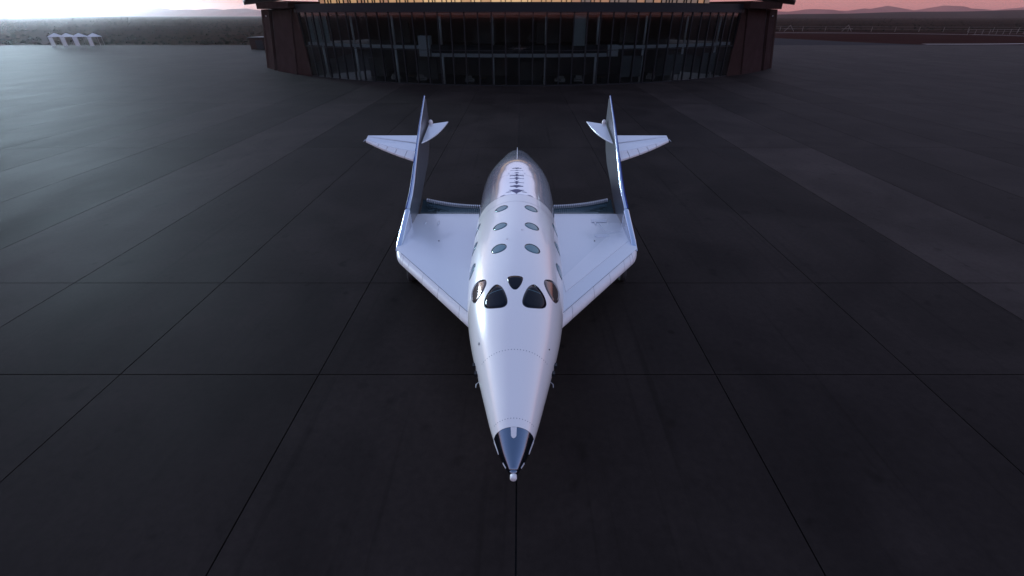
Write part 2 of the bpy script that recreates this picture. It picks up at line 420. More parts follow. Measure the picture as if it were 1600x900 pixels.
# interior partitions and blinds seen through the glass
def inner_box(name, a, wdt, r0, r1, z0, z1, m): return at_ang(MB().box(-wdt, wdt, -r0, -r1, z0, z1).build(name, m, T), a)
inner_box("partition", -14.4, .80, RB - .6, RB - 1.6, 3.55, 6.1, M['ceil'])
inner_box("partition", 14.3, .75, RB - .6, RB - 1.6, 3.55, 5.0, M['ceil'])
inner_box("blind", 8.75, .80, RB - .3, RB - .34, 4.95, 8.55, M['blind'])
for a in (-36.8, -34.9, -32.9): inner_box("blind", a, .78, RB - .3, RB - .34, 5.0, 8.5, M['blind'])
for a in (16.5, 18.4, 24.2, 26.1, 32, 34): inner_box("blind", a, .72, RB - .3, RB - .34, .9, 3.6, M['inner'])
for a, zz in ((-22, 5.0), (-6, 5.0), (5, 5.0), (20, 5.0), (-28, .1), (-17, .1), (2, .1), (29, .1)):
    inner_box("partition", a, 1.7, RB - 5.6, RB - 5.9, zz, zz + 2.6, M['inner'])
# end walls: weathered steel with dark reveals and an outer pier
for s in (-1, 1):
    def panel(name, p, q, m, back, thick=1.0):
        """straight wall piece battered inwards at the top; p, q = (x at base, world y, x at top)"""
        dx, dy = q[0] - p[0], q[1] - p[1]; ln = math.hypot(dx, dy); nx, ny = -dy / ln, dx / ln       # towards the inside
        v = []
        for (xb, y, xt) in (p, q):
            for o_ in (back, back + thick):
                for x_, z_ in ((xb, 0), (xt, 9.4)): v.append((s * (x_ + nx * o_), y - YB + ny * o_, z_))
        MB().add(v, [(0, 1, 5, 4), (2, 6, 7, 3), (0, 4, 6, 2), (1, 3, 7, 5), (0, 2, 3, 1), (4, 5, 7, 6)]).build(name, m, T)
    g0, g1, g2, g3, g4, g5 = (33.9, 80.1, 34.2), (37.36, 82.97, 36.04), (43.16, 88.55, 41.49), (44.13, 89.64, 42.66), (46.9, 93.2, 45.3), (47.74, 94.26, 46.13)
    panel("reveal", g0, g1, M['rustdark'], .25)
    panel("end_wall", g1, g2, M['rust'], 0)
    panel("reveal", g2, g3, M['fascia'], .5)
    panel("pier", g3, g4, M['rust'], 0)
    panel("pier_edge", g4, g5, M['rustdark'], -.06)
    arc("eave", s * 39.0, s * 54.2, RB + 1.3, RB - 6, 9.42, 10.35, M['rustdark'], seg=.5)
    MB().box(min(s * 43.6, s * 44.8), max(s * 43.6, s * 44.8), 94.9 - YB, 20, 0, 9.4).build("side_wall", M['rust'], T)
    MB().box(s * 44.0 - .06, s * 44.0 + .06, 90.9 - YB, 91.1 - YB, 8.3, 8.5).build("wall_lamp", M['column'], T)
# upper storey set back, lit from inside
def lit(name, col, st): return mat(name, (.3, .25, .2), .6, emis=col, es=st)
ML = [lit("lit_interior_a", (1.0, .58, .26), .42), lit("lit_interior_b", (1.0, .66, .32), .60), lit("lit_interior_c", (.95, .48, .24), .30), lit("lit_interior_d", (.75, .52, .40), .16)]
arc("upper_floor_deck", -GA, GA, RB - .6, RB - 14, 9.60, 9.86, M['fascia'])
RU = RB - 1.4
STU = 1.45; nU = 46
hu = RU * math.sin(R(STU / 2)) - .05
meU = []
for m_ in ML:
    b = MB().box(-hu, hu, -RU + .05, -RU + .09, 9.9, 13.0); me_ = mesh("lit_window", b.v, b.f); me_.materials.append(m_); meU.append(me_)
b = MB().box(-.05, .05, -RU - .12, -RU + .12, 9.86, 13.1); meUM = mesh("upper_mullion", b.v, b.f); meUM.materials.append(M['mull'])
for k in range(nU):
    a = -34.5 + (k + .5) * STU
    q = random.random()
    if a > 8: i = 3 if q < .75 else 2
    elif -16 < a < 4: i = 1 if q < .6 else 0
    else: i = 0 if q < .6 else 2
    at_ang(ob("lit_window", meU[i], None, T), a)
    at_ang(ob("upper_mullion", meUM, None, T), a - STU / 2)
    if random.random() < .5: at_ang(ob("upper_mullion", meUM, None, T), a - STU * random.uniform(-.2, .25))
# roof: broad shallow shell over the whole plan
rv = []; n = 60; rows = 7
for j in range(rows):
    t = j / (rows - 1)
    for i in range(n + 1):
        a = R(-62 + 124 * i / n)
        r_ = (RB + 2.5) * (1 - t) + 4 * t
        z = 13.1 + 4.0 * math.sin(t * math.pi / 2) - 3.0 * (abs(a) / R(62)) ** 2
        rv.append((r_ * math.sin(a), -r_ * math.cos(a), z))
rf = [(j * (n + 1) + i, j * (n + 1) + i + 1, (j + 1) * (n + 1) + i + 1, (j + 1) * (n + 1) + i) for j in range(rows - 1) for i in range(n)]
ro = ob("roof", mesh("roof", rv, rf, True), M['roof'], T)
so = ro.modifiers.new("thick", 'SOLIDIFY'); so.thickness = .6; so.offset = 1
MB().box(-46, 46, 21, 21.5, 0, 12).build("back_wall", M['rustdark'], T)
# low service annex left of the building
ax = empty("service_annex", (-75.5, 152, 0))
MB().box(-2.8, 2.8, -4, 4, 0, 2.9).build("wall", M['rustdark'], ax)
MB().box(-3, 3, -4.2, 4.2, 2.9, 3.1).build("roof", M['fascia'], ax)
MB().box(-1, 1, -4.06, -4.0, .05, 2.3).build("door", M['fascia'], ax)
tag(ax, "low dark flat roofed annex behind the building's left end", "building")

# lounge furniture behind the ground floor glass
def lounge_chair(a, dr, label, rot):
    r_ = RB - dr
    root = empty("lounge_chair", (r_ * math.sin(R(a)), YB - r_ * math.cos(R(a)), .06)); root.rotation_euler = (0, 0, rot)
    MB().box(-.45, .45, -.42, .42, .22, .46).build("seat", M['sofa'], root)
    MB().box(-.45, .45, .32, .48, .46, .95).build("backrest", M['sofa'], root)
    for s in (-1, 1):
        MB().box(s * .55 - .09, s * .55 + .09, -.42, .48, .22, .66).build("armrest", M['sofa'], root)
        for t in (-.35, .38): MB().tube([(s * .45, t, 0), (s * .42, t, .22)], .03, 6).build("leg", M['mull'], root)
    tag(root, label, "chair", "lounge chairs inside the glass building")
def low_table(a, dr, label):
    r_ = RB - dr
    root = empty("low_table", (r_ * math.sin(R(a)), YB - r_ * math.cos(R(a)), .06))
    MB().tube([(0, 0, .66), (0, 0, .72)], .6, 20).build("table_top", M['wood'], root)
    MB().tube([(0, 0, .04), (0, 0, .66)], .05, 8).build("pedestal", M['mull'], root)
    MB().tube([(0, 0, 0), (0, 0, .04)], .3, 16).build("base", M['mull'], root)
    tag(root, label, "table", "low tables inside the glass building")
for i, (a, t) in enumerate([(-21, "left of the third column from the left"), (-16.2, "under the pale partition box at left"), (-8, "left of the centre bay"), (6.5, "right of the centre bay"), (9.6, "behind the glass under the pale blind"), (22.6, "near the right end of the glass front")]):
    lounge_chair(a, 2.2, "grey lounge chair on the ground floor, " + t, random.uniform(-.6, .6))
for a, t in [(-18.4, "at left below the pale partition box"), (-6, "just left of the centre bay"), (13.5, "right of the centre bay")]:
    low_table(a, 2.6, "round wooden low table behind the ground floor glass, " + t)

# ------------------------------------------------------------------ spaceplane
X0 = -.035
S = empty("spaceplane", (X0, 12, 0))
tag(S, "white winged spaceplane with chrome nose and twin tail booms on the apron", "spaceplane")
OY = 12.0                       # parts are given in world Y; the empty stands at Y = 12
def P(v): return (v[0], v[1] - OY, v[2])
class SB(MB):
    def build(s, name, m, parent=S, smooth=False, **k):
        if parent is not None: s.v = [P(v) for v in s.v]
        return MB.build(s, name, m, parent, smooth, **k)
ST = [4.85, 5.1, 5.4, 5.7, 6.3, 7.0, 7.8, 8.8, 9.5, 10.2, 11.0, 12.4, 14.0, 15.2, 16.1, 17.0, 18.2, 19.0, 19.8, 20.6, 21.2, 21.6]
SR = [.085, .222, .335, .431, .587, .763, .960, 1.142, 1.222, 1.272, 1.316, 1.346, 1.363, 1.376, 1.392, 1.395, 1.352, 1.249, 1.111, .958, .84, .76]
ZY = [4.4, 6, 8, 10, 14, 18, 20, 23]; ZZ = [1.86, 1.98, 2.09, 2.14, 2.15, 2.15, 2.2, 2.3]
def rad(y): return hermite(y, ST, SR)
def zc(y): return hermite(y, ZY, ZZ)
def surf(y, ph, off=0.0):
    r_ = rad(y) + off; a = R(ph)
    return (r_ * math.sin(a), y, zc(y) + r_ * math.cos(a))
def lathe(name, y0, y1, m, ny, nph=96, cap0=False, cap1=False, off=0.0):
    b = SB(); v = []
    for i in range(ny + 1):
        y = y0 + (y1 - y0) * i / ny
        for k in range(nph): v.append(surf(y, 360 * k / nph, off))
    f = [(i * nph + k, i * nph + (k + 1) % nph, (i + 1) * nph + (k + 1) % nph, (i + 1) * nph + k) for i in range(ny) for k in range(nph)]
    if cap0: f.append(tuple(range(nph)))
    if cap1: f.append(tuple(range(ny * nph, (ny + 1) * nph)))
    b.add(v, f); return b.build(name, m, S, True)
fus = lathe("fuselage", 5.475, 14.08, M['white'], 110)
aft = lathe("aft_fuselage", 14.092, 21.6, M['aft'], 80, cap1=True)
nose = lathe("nose_cone", 4.85, 5.47, M['chrome'], 26, cap0=True)
lathe("hull_liner", 5.2, 21.0, M['seam'], 40, 48, off=-.02)
# rocket nozzle at the tail
SB().tube([(0, 21.55, 2.27), (0, 21.9, 2.28), (0, 22.3, 2.29)], [.42, .46, .58], 28, cap=False).build("nozzle", M['dark'], S, True)

def patch(name, outline, m, parent, off=.005, rings=4, smooth=True, frame=None):
    n = len(outline)
    cy = sum(p[0] for p in outline) / n; cp = sum(p[1] for p in outline) / n
    b = SB(); v = [surf(cy, cp, off)]
    for j in range(1, rings + 1):
        t = j / rings
        for (y, p) in outline: v.append(surf(cy + (y - cy) * t, cp + (p - cp) * t, off))
    f = [(0, 1 + k, 1 + (k + 1) % n) for k in range(n)]
    for j in range(rings - 1):
        for k in range(n): f.append((1 + j * n + k, 1 + j * n + (k + 1) % n, 1 + (j + 1) * n + (k + 1) % n, 1 + (j + 1) * n + k))
    # rim going down into the skin
    nb = len(v)
    for (y, p) in outline: v.append(surf(y, p, -.01))
    for k in range(n): f.append((1 + (rings - 1) * n + k, 1 + (rings - 1) * n + (k + 1) % n, nb + (k + 1) % n, nb + k))
    b.add(v, f); o = b.build(name, m, parent, smooth)
    if frame:
        b = SB(); v = []
        for (s, of) in ((1.0, off - .0035), (1 + frame, off - .0035), (1 + frame, -.01)):
            for (y, p) in outline: v.append(surf(cy + (y - cy) * s, cp + (p - cp) * s, of))
        f = [(j * n + k, j * n + (k + 1) % n, (j + 1) * n + (k + 1) % n, (j + 1) * n + k) for j in range(2) for k in range(n)]
        b.add(v, f); fo = b.build("frame", M['frame'], o, True)
    return o
def smooth_loop(pts, sub=4):
    n = len(pts); res = []
    for i in range(n):
        p0, p1, p2, p3 = pts[i - 1], pts[i], pts[(i + 1) % n], pts[(i + 2) % n]
        for k in range(sub):
            t = k / sub
            res.append(tuple(.5 * (2 * b + (c - a) * t + (2 * a - 5 * b + 4 * c - d) * t * t + (3 * b - a - 3 * c + d) * t ** 3) for a, b, c, d in zip(p0, p1, p2, p3)))
    return res
front = [(8.87, -23.5), (8.76, -16.8), (8.53, -12.2), (8.28, -9.6), (8.15, -11.2), (8.11, -17.4), (8.18, -29.1), (8.29, -37.2), (8.43, -40.0), (8.58, -37.9), (8.74, -32.3)]
ctr = [(8.98, -8.6), (9.06, -7.0), (9.085, 0), (9.06, 7.0), (8.98, 8.6), (8.79, 6.6), (8.65, 3.1), (8.615, 0), (8.65, -3.1), (8.79, -6.6)]
side = [(9.34, -41), (9.23, -36.6), (9.06, -36.4), (8.86, -42), (8.755, -50), (8.81, -57), (9.05, -62), (9.30, -63), (9.44, -58), (9.45, -49)]
for s in (1, -1):
    o = patch("cockpit_window", smooth_loop([(y, s * p) for y, p in front]), M['cockpit'], S, frame=.05)
    # pale line of the glare shield just under the glass
    b = SB(); v = []
    for i in range(9):
        ph = s * (-31.0 + 17.3 * i / 8); v += [surf(8.648, ph, .0075), surf(8.660, ph, .0075)]
    b.add(v, [(2 * i, 2 * i + 1, 2 * i + 3, 2 * i + 2) for i in range(8)]); b.build("glare_shield_edge", M['cabin'], o)
    patch("side_window", smooth_loop([(y, s * p) for y, p in side]), M['sideglass'], S, frame=.06)
patch("top_window", smooth_loop(ctr), M['cockpit'], S, frame=.05)
for y in (10.42, 11.72, 13.04):
    for s in (-1, 1):
        for ph, rr in ((20.0, .205), (66.0, .225)):
            k = math.degrees(1 / rad(y))
            patch("cabin_window", [(y + rr * math.cos(2 * math.pi * i / 28), s * ph + rr * k * math.sin(2 * math.pi * i / 28)) for i in range(28)], M['cabin'], S, frame=.07)
# nose details: white tabs and probe
def tabs(y0, y1, p, hw_):
    yy = [y1, y1, y0 + .04, y0 + .012, y0, y0 + .012, y0 + .04]; pp = [-1, 1, 1, .6, 0, -.6, -1]
    return [(a, p + b * hw_) for a, b in zip(yy, pp)]
patch("nose_tab", tabs(5.29, 5.469, 0, 8.5), M['edge'], nose, off=.006, smooth=False)
for s in (-1, 1):
    patch("nose_tab", tabs(5.20, 5.469, s * 92, 7), M['edge'], nose, off=.006, smooth=False)
    patch("nose_tab", [(4.93, s * 84), (4.93, s * 96), (5.02, s * 96), (5.02, s * 84)], M['edge'], nose, off=.008, smooth=False)
SB().tube([(0, 4.84, 1.885), (0, 4.74, 1.880), (0, 4.725, 1.879), (0, 4.715, 1.879)], [.056, .058, .05, .025], 24).build("nose_probe", M['edge'], S, True)
SB().tube([(0, 4.87, 1.887), (0, 4.81, 1.882)], [.092, .066], 24).build("probe_collar", M['chrome'], S, True)
# rows of fasteners
def rivets(y, a0, a1, n_, rr):
    b = SB()
    for i in range(n_):
        ph = a0 + (a1 - a0) * i / (n_ - 1); k = math.degrees(1 / rad(y))
        v = [surf(y + rr * math.cos(t * math.pi / 3), ph + rr * k * math.sin(t * math.pi / 3), .0035) for t in range(6)] + [surf(y, ph, .006)]
        b.add(v, [(t, (t + 1) % 6, 6) for t in range(6)])
    tag(b.build("fastener_row", M['rivet'], S), kind="stuff")
rivets(7.0, -60, 60, 27, .010); rivets(5.62, -60, 60, 17, .008)
def ring_seam(y, a0, a1, wd):
    b = SB(); v = []; n_ = 60
    for i in range(n_ + 1):
        ph = a0 + (a1 - a0) * i / n_; v += [surf(y - wd / 2, ph, .002), surf(y + wd / 2, ph, .002)]
    b.add(v, [(2 * i, 2 * i + 1, 2 * i + 3, 2 * i + 2) for i in range(n_)]); b.build("panel_seam", M['seam'], S)
ring_seam(13.46, -75, 75, .010); ring_seam(16.2, -100, 100, .008)
# flight emblems printed along the spine of the aft fuselage
def emblem(y, pts, sc_=1.0, dx=0.0):
    k = math.degrees(1 / rad(y))
    full = [(y + b * sc_, (a * sc_ + dx) * k) for a, b in pts] + [(y + b * sc_, (-a * sc_ + dx) * k) for a, b in reversed(pts) if abs(a) > 1e-6]
    v = [P(surf(yy, pp, .004)) for yy, pp in full]
    o = ob("emblem", mesh("emblem", v, [tuple(range(len(v)))]), M['emblem'], aft)
    bm = bmesh.new(); bm.from_mesh(o.data); bmesh.ops.triangulate(bm, faces=bm.faces); bmesh.ops.recalc_face_normals(bm, faces=bm.faces); bm.to_mesh(o.data); bm.free()
    if o.data.polygons[0].normal.z < 0: o.data.flip_normals()
# half outlines (x out from the axis, y towards the tail) from nose round to tail
bird = [(0, -.10), (.05, -.03), (.16, -.02), (.20, .05), (.10, .03), (.05, .07), (0, .06)]
glider = [(0, -.06), (.03, -.02), (.30, .03), (.31, .06), (.04, .03), (0, .06)]
plane = [(0, -.17), (.04, -.10), (.04, -.03), (.27, .03), (.27, .07), (.04, .04), (.03, .13), (.09, .17), (.09, .20), (0, .17)]
biplane = [(0, -.15), (.035, -.06), (.27, -.03), (.27, .05), (.04, .05), (.03, .13), (.08, .16), (0, .17)]
delta = [(0, -.11), (.06, -.02), (.18, .03), (.21, .10), (.12, .09), (.06, .13), (0, .13)]
ship = [(0, -.24), (.04, -.10), (.17, .07), (.22, .20), (.18, .21), (.15, .14), (.05, .14), (0, .18)]
wide = [(0, -.12), (.06, -.05), (.16, -.02), (.24, .08), (.13, .05), (.06, .09), (0, .10)]
for y, e, s_ in [(16.92, bird, 1.0), (16.64, glider, .8), (16.34, glider, 1.05), (16.04, biplane, .95), (15.68, plane, .95), (15.24, plane, .95), (14.83, delta, 1.15), (14.46, wide, 1.1)]: emblem(y, e, s_)
emblem(14.30, ship, .85)
for dx, yy in ((-.26, 14.36), (.26, 14.36), (-.46, 14.15), (.46, 14.15)):
    emblem(yy, [(0, -.03), (.09, -.02), (.10, .01), (0, .025)], .9, dx)
# dorsal blade aerial
b = SB().add([(-.016, 17.9, 3.50), (.016, 17.9, 3.50), (-.016, 20.5, 3.10), (.016, 20.5, 3.10), (-.010, 18.4, 3.50), (.010, 18.4, 3.50), (-.010, 20.7, 3.38), (.010, 20.7, 3.38)],
    [(0, 1, 3, 2), (0, 4, 5, 1), (4, 6, 7, 5), (2, 3, 7, 6), (0, 2, 6, 4), (1, 5, 7, 3)])
b.build("dorsal_blade", M['edge'], S)
# thruster fittings and small sensors
for s in (-1, 1):
    for y in (7.10, 7.34):
        p = surf(y, s * 88, .02)
        SB().box(p[0] - .035, p[0] + .035, y - .05, y + .05, p[2] - .05, p[2] + .03).build("thruster_fitting", M['dark'], S)
    p = surf(6.95, s * 95, 0)
    SB().tube([(p[0], 6.95, p[2]), (p[0] + s * .05, 6.90, p[2] - .01), (p[0] + s * .05, 6.80, p[2] - .01)], .010, 6).build("pitot_tube", M['strut'], S)
for y, ph, rr, mm in ((8.34, -47, .016, 'dark'), (7.51, -58, .03, 'strut'), (7.35, 58, .014, 'dark'), (11.35, 7.5, .035, 'edge'), (10.82, -10, .03, 'edge')):
    k = math.degrees(1 / rad(y))
    patch("sensor_port", [(y + rr * math.cos(i * math.pi / 6), ph + rr * k * math.sin(i * math.pi / 6)) for i in range(12)], M[mm], S, off=.012, rings=1, smooth=False)

# wings
ZT = 1.60
LEr, LEt = (1.10, 9.44), (4.06, 13.45)
TEY = 17.18
def le(t): return (LEr[0] + (LEt[0] - LEr[0]) * t, LEr[1] + (LEt[1] - LEr[1]) * t)
lec = [(0, 1.42), (.012, 1.462), (.05, 1.51), (.11, 1.553), (.20, 1.583), (.34, ZT)]       # streamwise offset, z of upper surface
leb = [(.012, 1.385), (.05, 1.345), (.11, 1.31), (.20, 1.29), (.34, 1.28)]
def wing(s):
    W = empty("wing", (0, 0, 0), S)
    # main box from behind the edge strip to the trailing edge
    b = SB(); cols = 22; rows = 16; v = []
    def tip_le(x):
        return LEr[1] + (x - LEr[0]) / (LEt[0] - LEr[0]) * (LEt[1] - LEr[1])
    xs = [LEr[0] + (4.16 - LEr[0]) * i / cols for i in range(cols + 1)]
    for side_ in (0, 1):
        for x in xs:
            y0 = tip_le(x) + .35
            for j in range(rows + 1):
                t = j / rows; y = y0 + (TEY - y0) * t
                top = ZT + .02 * math.sin(math.pi * min(1, t * 1.1)) - .02 * t
                bot = 1.28 + .25 * max(0, t - .35) / .65
                v.append((s * x, y, top if side_ == 0 else bot))
    n_ = (cols + 1) * (rows + 1)
    f = []
    for i in range(cols):
        for j in range(rows):
            a = i * (rows + 1) + j; q = a + rows + 1
            f += [(a, q, q + 1, a + 1), (n_ + a, n_ + a + 1, n_ + q + 1, n_ + q)]
    for i in range(cols):
        for j in (0, rows):
            a = i * (rows + 1) + j; q = a + rows + 1; f.append((a, n_ + a, n_ + q, q))
    for i in (0, cols):
        for j in range(rows):
            a = i * (rows + 1) + j; f.append((a, a + 1, n_ + a + 1, n_ + a))
    b.add(v, f); o = b.build("wing_skin", M['wing'], W); smooth_by_angle(o.data, 30)
    # leading edge strip in segments
    cuts = [0.0, .155, .405, .610, .815, .905, .945]
    for a, q in zip(cuts[:-1], cuts[1:]):
        b = SB(); prof = list(reversed(leb)) + lec; v = []
        for i in range(5):
            t = a + .0014 + (q - a - .0028) * i / 4; x, y = le(t)
            for (c, z) in prof: v.append((s * x, y + c * (1.0), z))
        m_ = len(prof)
        f = [(i * m_ + k, i * m_ + k + 1, (i + 1) * m_ + k + 1, (i + 1) * m_ + k) for i in range(4) for k in range(m_ - 1)]
        f += [tuple(range(m_)), tuple(range(4 * m_, 5 * m_))]
        b.add(v, f); o = b.build("leading_edge_panel", M['edge'], W); smooth_by_angle(o.data, 40)
    b = SB(); v = []                      # dark liner under the joints of the strip
    for t in (.0, .95):
        x, y = le(t)
        for (c, z) in list(reversed(leb)) + lec: v.append((s * x, y + c + .012, 1.42 + (z - 1.42) * .93))
    b.add(v, [(k, k + 1, 11 + k + 1, 11 + k) for k in range(10)]).build("edge_liner", M['seam'], W)
    # rounded wing tip cap
    b = SB(); v = []; prof = list(reversed(leb)) + lec; m_ = len(prof)
    path = []
    for i in range(9):
        t = i / 8; x, y = le(.947); e = (4.25, 14.35); c1 = (4.13, 13.55)
        path.append(((1 - t) ** 2 * x + 2 * t * (1 - t) * c1[0] + t * t * e[0], (1 - t) ** 2 * y + 2 * t * (1 - t) * c1[1] + t * t * e[1]))
    for i, (x, y) in enumerate(path):
        t = i / 8
        for (c, z) in prof:
            v.append((s * (x - c * t * .30), y + c * (1 - .35 * t), z))
    f = [(i * m_ + k, i * m_ + k + 1, (i + 1) * m_ + k + 1, (i + 1) * m_ + k) for i in range(8) for k in range(m_ - 1)]
    f += [tuple(range(m_)), tuple(range(8 * m_, 9 * m_))]
    b.add(v, f); o = b.build("wing_tip_cap", M['edge'], W); smooth_by_angle(o.data, 40)
    # seam behind the edge strip
    b = SB(); x0, y0 = le(.02); x1, y1 = le(.95)
    b.add([(s * x0, y0 + .345, ZT + .006), (s * x1, y1 + .345, ZT + .006), (s * x1, y1 + .36, ZT + .006), (s * x0, y0 + .36, ZT + .006)], [(0, 1, 2, 3)]).build("panel_seam", M['seam'], W)
    b = SB().add([(s * 1.3, TEY - .16, ZT + .006), (s * 4.05, TEY - .16, ZT + .006), (s * 4.05, TEY - .148, ZT + .006), (s * 1.3, TEY - .148, ZT + .006)], [(0, 1, 2, 3)])
    b.build("panel_seam", M['seam'], W)
    # little fairings and ports on the skin
    for x in (3.55, 3.05):
        b = SB(); v = []
        for i in range(7):
            t = i / 6; hgt = .035 * math.sin(math.pi * t); wd = .035 * math.sin(math.pi * t) + .006
            y = 15.95 + .45 * t
            v += [(s * (x - wd), y, ZT + .012), (s * x, y, ZT + .015 + hgt), (s * (x + wd), y, ZT + .012)]
        b.add(v, [(3 * i + k, 3 * i + k + 1, 3 * i + k + 4, 3 * i + k + 3) for i in range(6) for k in range(2)])
        b.build("hinge_fairing", M['wing'], W, True)
    b = SB().tube([(s * 2.78, 14.55, ZT + .0), (s * 2.78, 14.55, ZT + .03)], .022, 10).build("fuel_port", M['dark'], W)
    if s > 0:  # right wing only: paler patches, one a band along the leading edge
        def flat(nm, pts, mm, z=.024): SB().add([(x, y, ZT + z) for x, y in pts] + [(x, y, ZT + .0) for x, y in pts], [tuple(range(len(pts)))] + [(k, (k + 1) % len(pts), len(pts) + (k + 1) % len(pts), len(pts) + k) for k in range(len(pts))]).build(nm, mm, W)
        flat("pale_wing_patch", [(3.30, 15.35), (3.92, 15.35), (3.98, 16.15), (3.18, 16.15)], M['edge2'])
        flat("pale_wing_patch", [(1.45, 11.10), (3.55, 13.95), (3.98, 14.55), (3.98, 15.30), (3.40, 15.10), (1.42, 11.90)], M['edge2'])
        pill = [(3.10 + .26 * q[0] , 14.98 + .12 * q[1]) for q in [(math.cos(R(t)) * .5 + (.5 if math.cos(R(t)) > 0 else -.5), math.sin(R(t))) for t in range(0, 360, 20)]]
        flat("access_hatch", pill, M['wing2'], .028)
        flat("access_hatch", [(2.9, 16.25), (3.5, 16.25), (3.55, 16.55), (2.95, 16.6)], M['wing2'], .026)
    # feather flap behind the trailing edge, tilted up, with ribbed edge strip
    b = SB(); v = []; n_ = 16
    for i in range(n_ + 1):
        t = i / n_; x = 1.25 + (3.98 - 1.25) * t
        yb = 17.86 + .32 * t ** 2; zb = 1.62 + .22 * t ** 2.2
        v += [(s * x, TEY + .02, 1.565), (s * x, (TEY + yb) / 2, 1.52 + .05 * t), (s * x, yb, zb), (s * x, yb, zb - .06), (s * x, TEY + .02, 1.50)]
    f = [(5 * i + k, 5 * i + k + 1, 5 * i + k + 6, 5 * i + k + 5) for i in range(n_) for k in range(4)]
    b.add(v, f); o = b.build("feather_flap", M['flap'], W); smooth_by_angle(o.data, 30)
    b = SB(); q = SB()
    for i in range(31):
        t = .03 + .90 * i / 30; x = 1.25 + (3.98 - 1.25) * t
        yb = 17.86 + .32 * t ** 2; zb = 1.62 + .22 * t ** 2.2
        b.box(s * x - .020, s * x + .020, yb - .13, yb + .035, zb - .02, zb + .075)
        if i < 30:
            x2 = x + .082
            q.box(min(s * x, s * x2) , max(s * x, s * x2), yb + .0, yb + .02, zb - .01, zb + .05)
    tag(b.build("hinge_rib_row", M['rib'], W), kind="stuff")
    tag(q.build("hinge_web_row", M['seam'], W), kind="stuff")
    return W
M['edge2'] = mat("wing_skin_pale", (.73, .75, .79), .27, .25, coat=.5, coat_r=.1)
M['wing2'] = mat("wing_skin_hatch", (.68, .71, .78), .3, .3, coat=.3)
for s in (-1, 1): wing(s)

# tail booms with swept fins and stabilisers
def prism(prof, x0, x1, bev, seg=3):
    bm = bmesh.new()
    va = [bm.verts.new(P((x0, y, z))) for y, z in prof]; vb = [bm.verts.new(P((x1, y, z))) for y, z in prof]
    n_ = len(prof)
    bm.faces.new(va); bm.faces.new(list(reversed(vb)))
    for k in range(n_): bm.faces.new((va[k], vb[k], vb[(k + 1) % n_], va[(k + 1) % n_]))
    bmesh.ops.recalc_face_normals(bm, faces=bm.faces)
    ed = [e for e in bm.edges if abs(e.verts[0].co.x - e.verts[1].co.x) < 1e-5]
    if bev: bmesh.ops.bevel(bm, geom=ed, offset=bev, segments=seg, affect='EDGES', profile=.5)
    me = bpy.data.meshes.new("boom"); bm.to_mesh(me); bm.free(); smooth_by_angle(me, 40); return me
def sheet(name, pts, th, m, parent, bev=.03):
    """thin lifting surface: a polygon in 3D (pts) given thickness th below, edges rounded"""
    bm = bmesh.new(); n_ = len(pts)
    va = [bm.verts.new(P(p)) for p in pts]; vb = [bm.verts.new(P((p[0], p[1], p[2] - th))) for p in pts]
    bm.faces.new(va); bm.faces.new(list(reversed(vb)))
    for k in range(n_): bm.faces.new((va[k], vb[k], vb[(k + 1) % n_], va[(k + 1) % n_]))
    bmesh.ops.recalc_face_normals(bm, faces=bm.faces)
    if bev:
        ed = [e for e in bm.edges if abs(e.verts[0].co.z - e.verts[1].co.z + 0) < 1 and not (e.verts[0] in va and e.verts[1] in vb) and not (e.verts[1] in va and e.verts[0] in vb)]
        bmesh.ops.bevel(bm, geom=ed, offset=bev, segments=2, affect='EDGES', profile=.5)
    bmesh.ops.triangulate(bm, faces=[f for f in bm.faces if len(f.verts) > 4])
    me = bpy.data.meshes.new(name); bm.to_mesh(me); bm.free()
    return ob(name, me, m, parent)
topc = [(13.95, 1.50), (14.4, 1.72), (15.0, 1.93), (15.9, 2.24), (16.8, 2.58), (17.5, 2.98), (18.1, 3.42), (18.9, 3.96), (19.95, 4.62), (21.0, 5.20), (21.45, 5.46)]
botc = [(21.62, 5.40), (21.70, 4.28), (20.95, 3.25), (20.3, 2.80), (18.9, 2.26), (18.1, 1.92), (17.3, 1.56), (16.0, 1.36), (14.5, 1.34)]
def lerp3(a, b, t): return tuple(p + (q - p) * t for p, q in zip(a, b))
def thin(me):
    for v in me.vertices:               # the fin thins towards its tip
        c = 4.13 if v.co.x > 0 else -4.13
        v.co.x = c + (v.co.x - c) * (1 - .62 * min(1, max(0, (v.co.z - 2.4) / 3.0)))
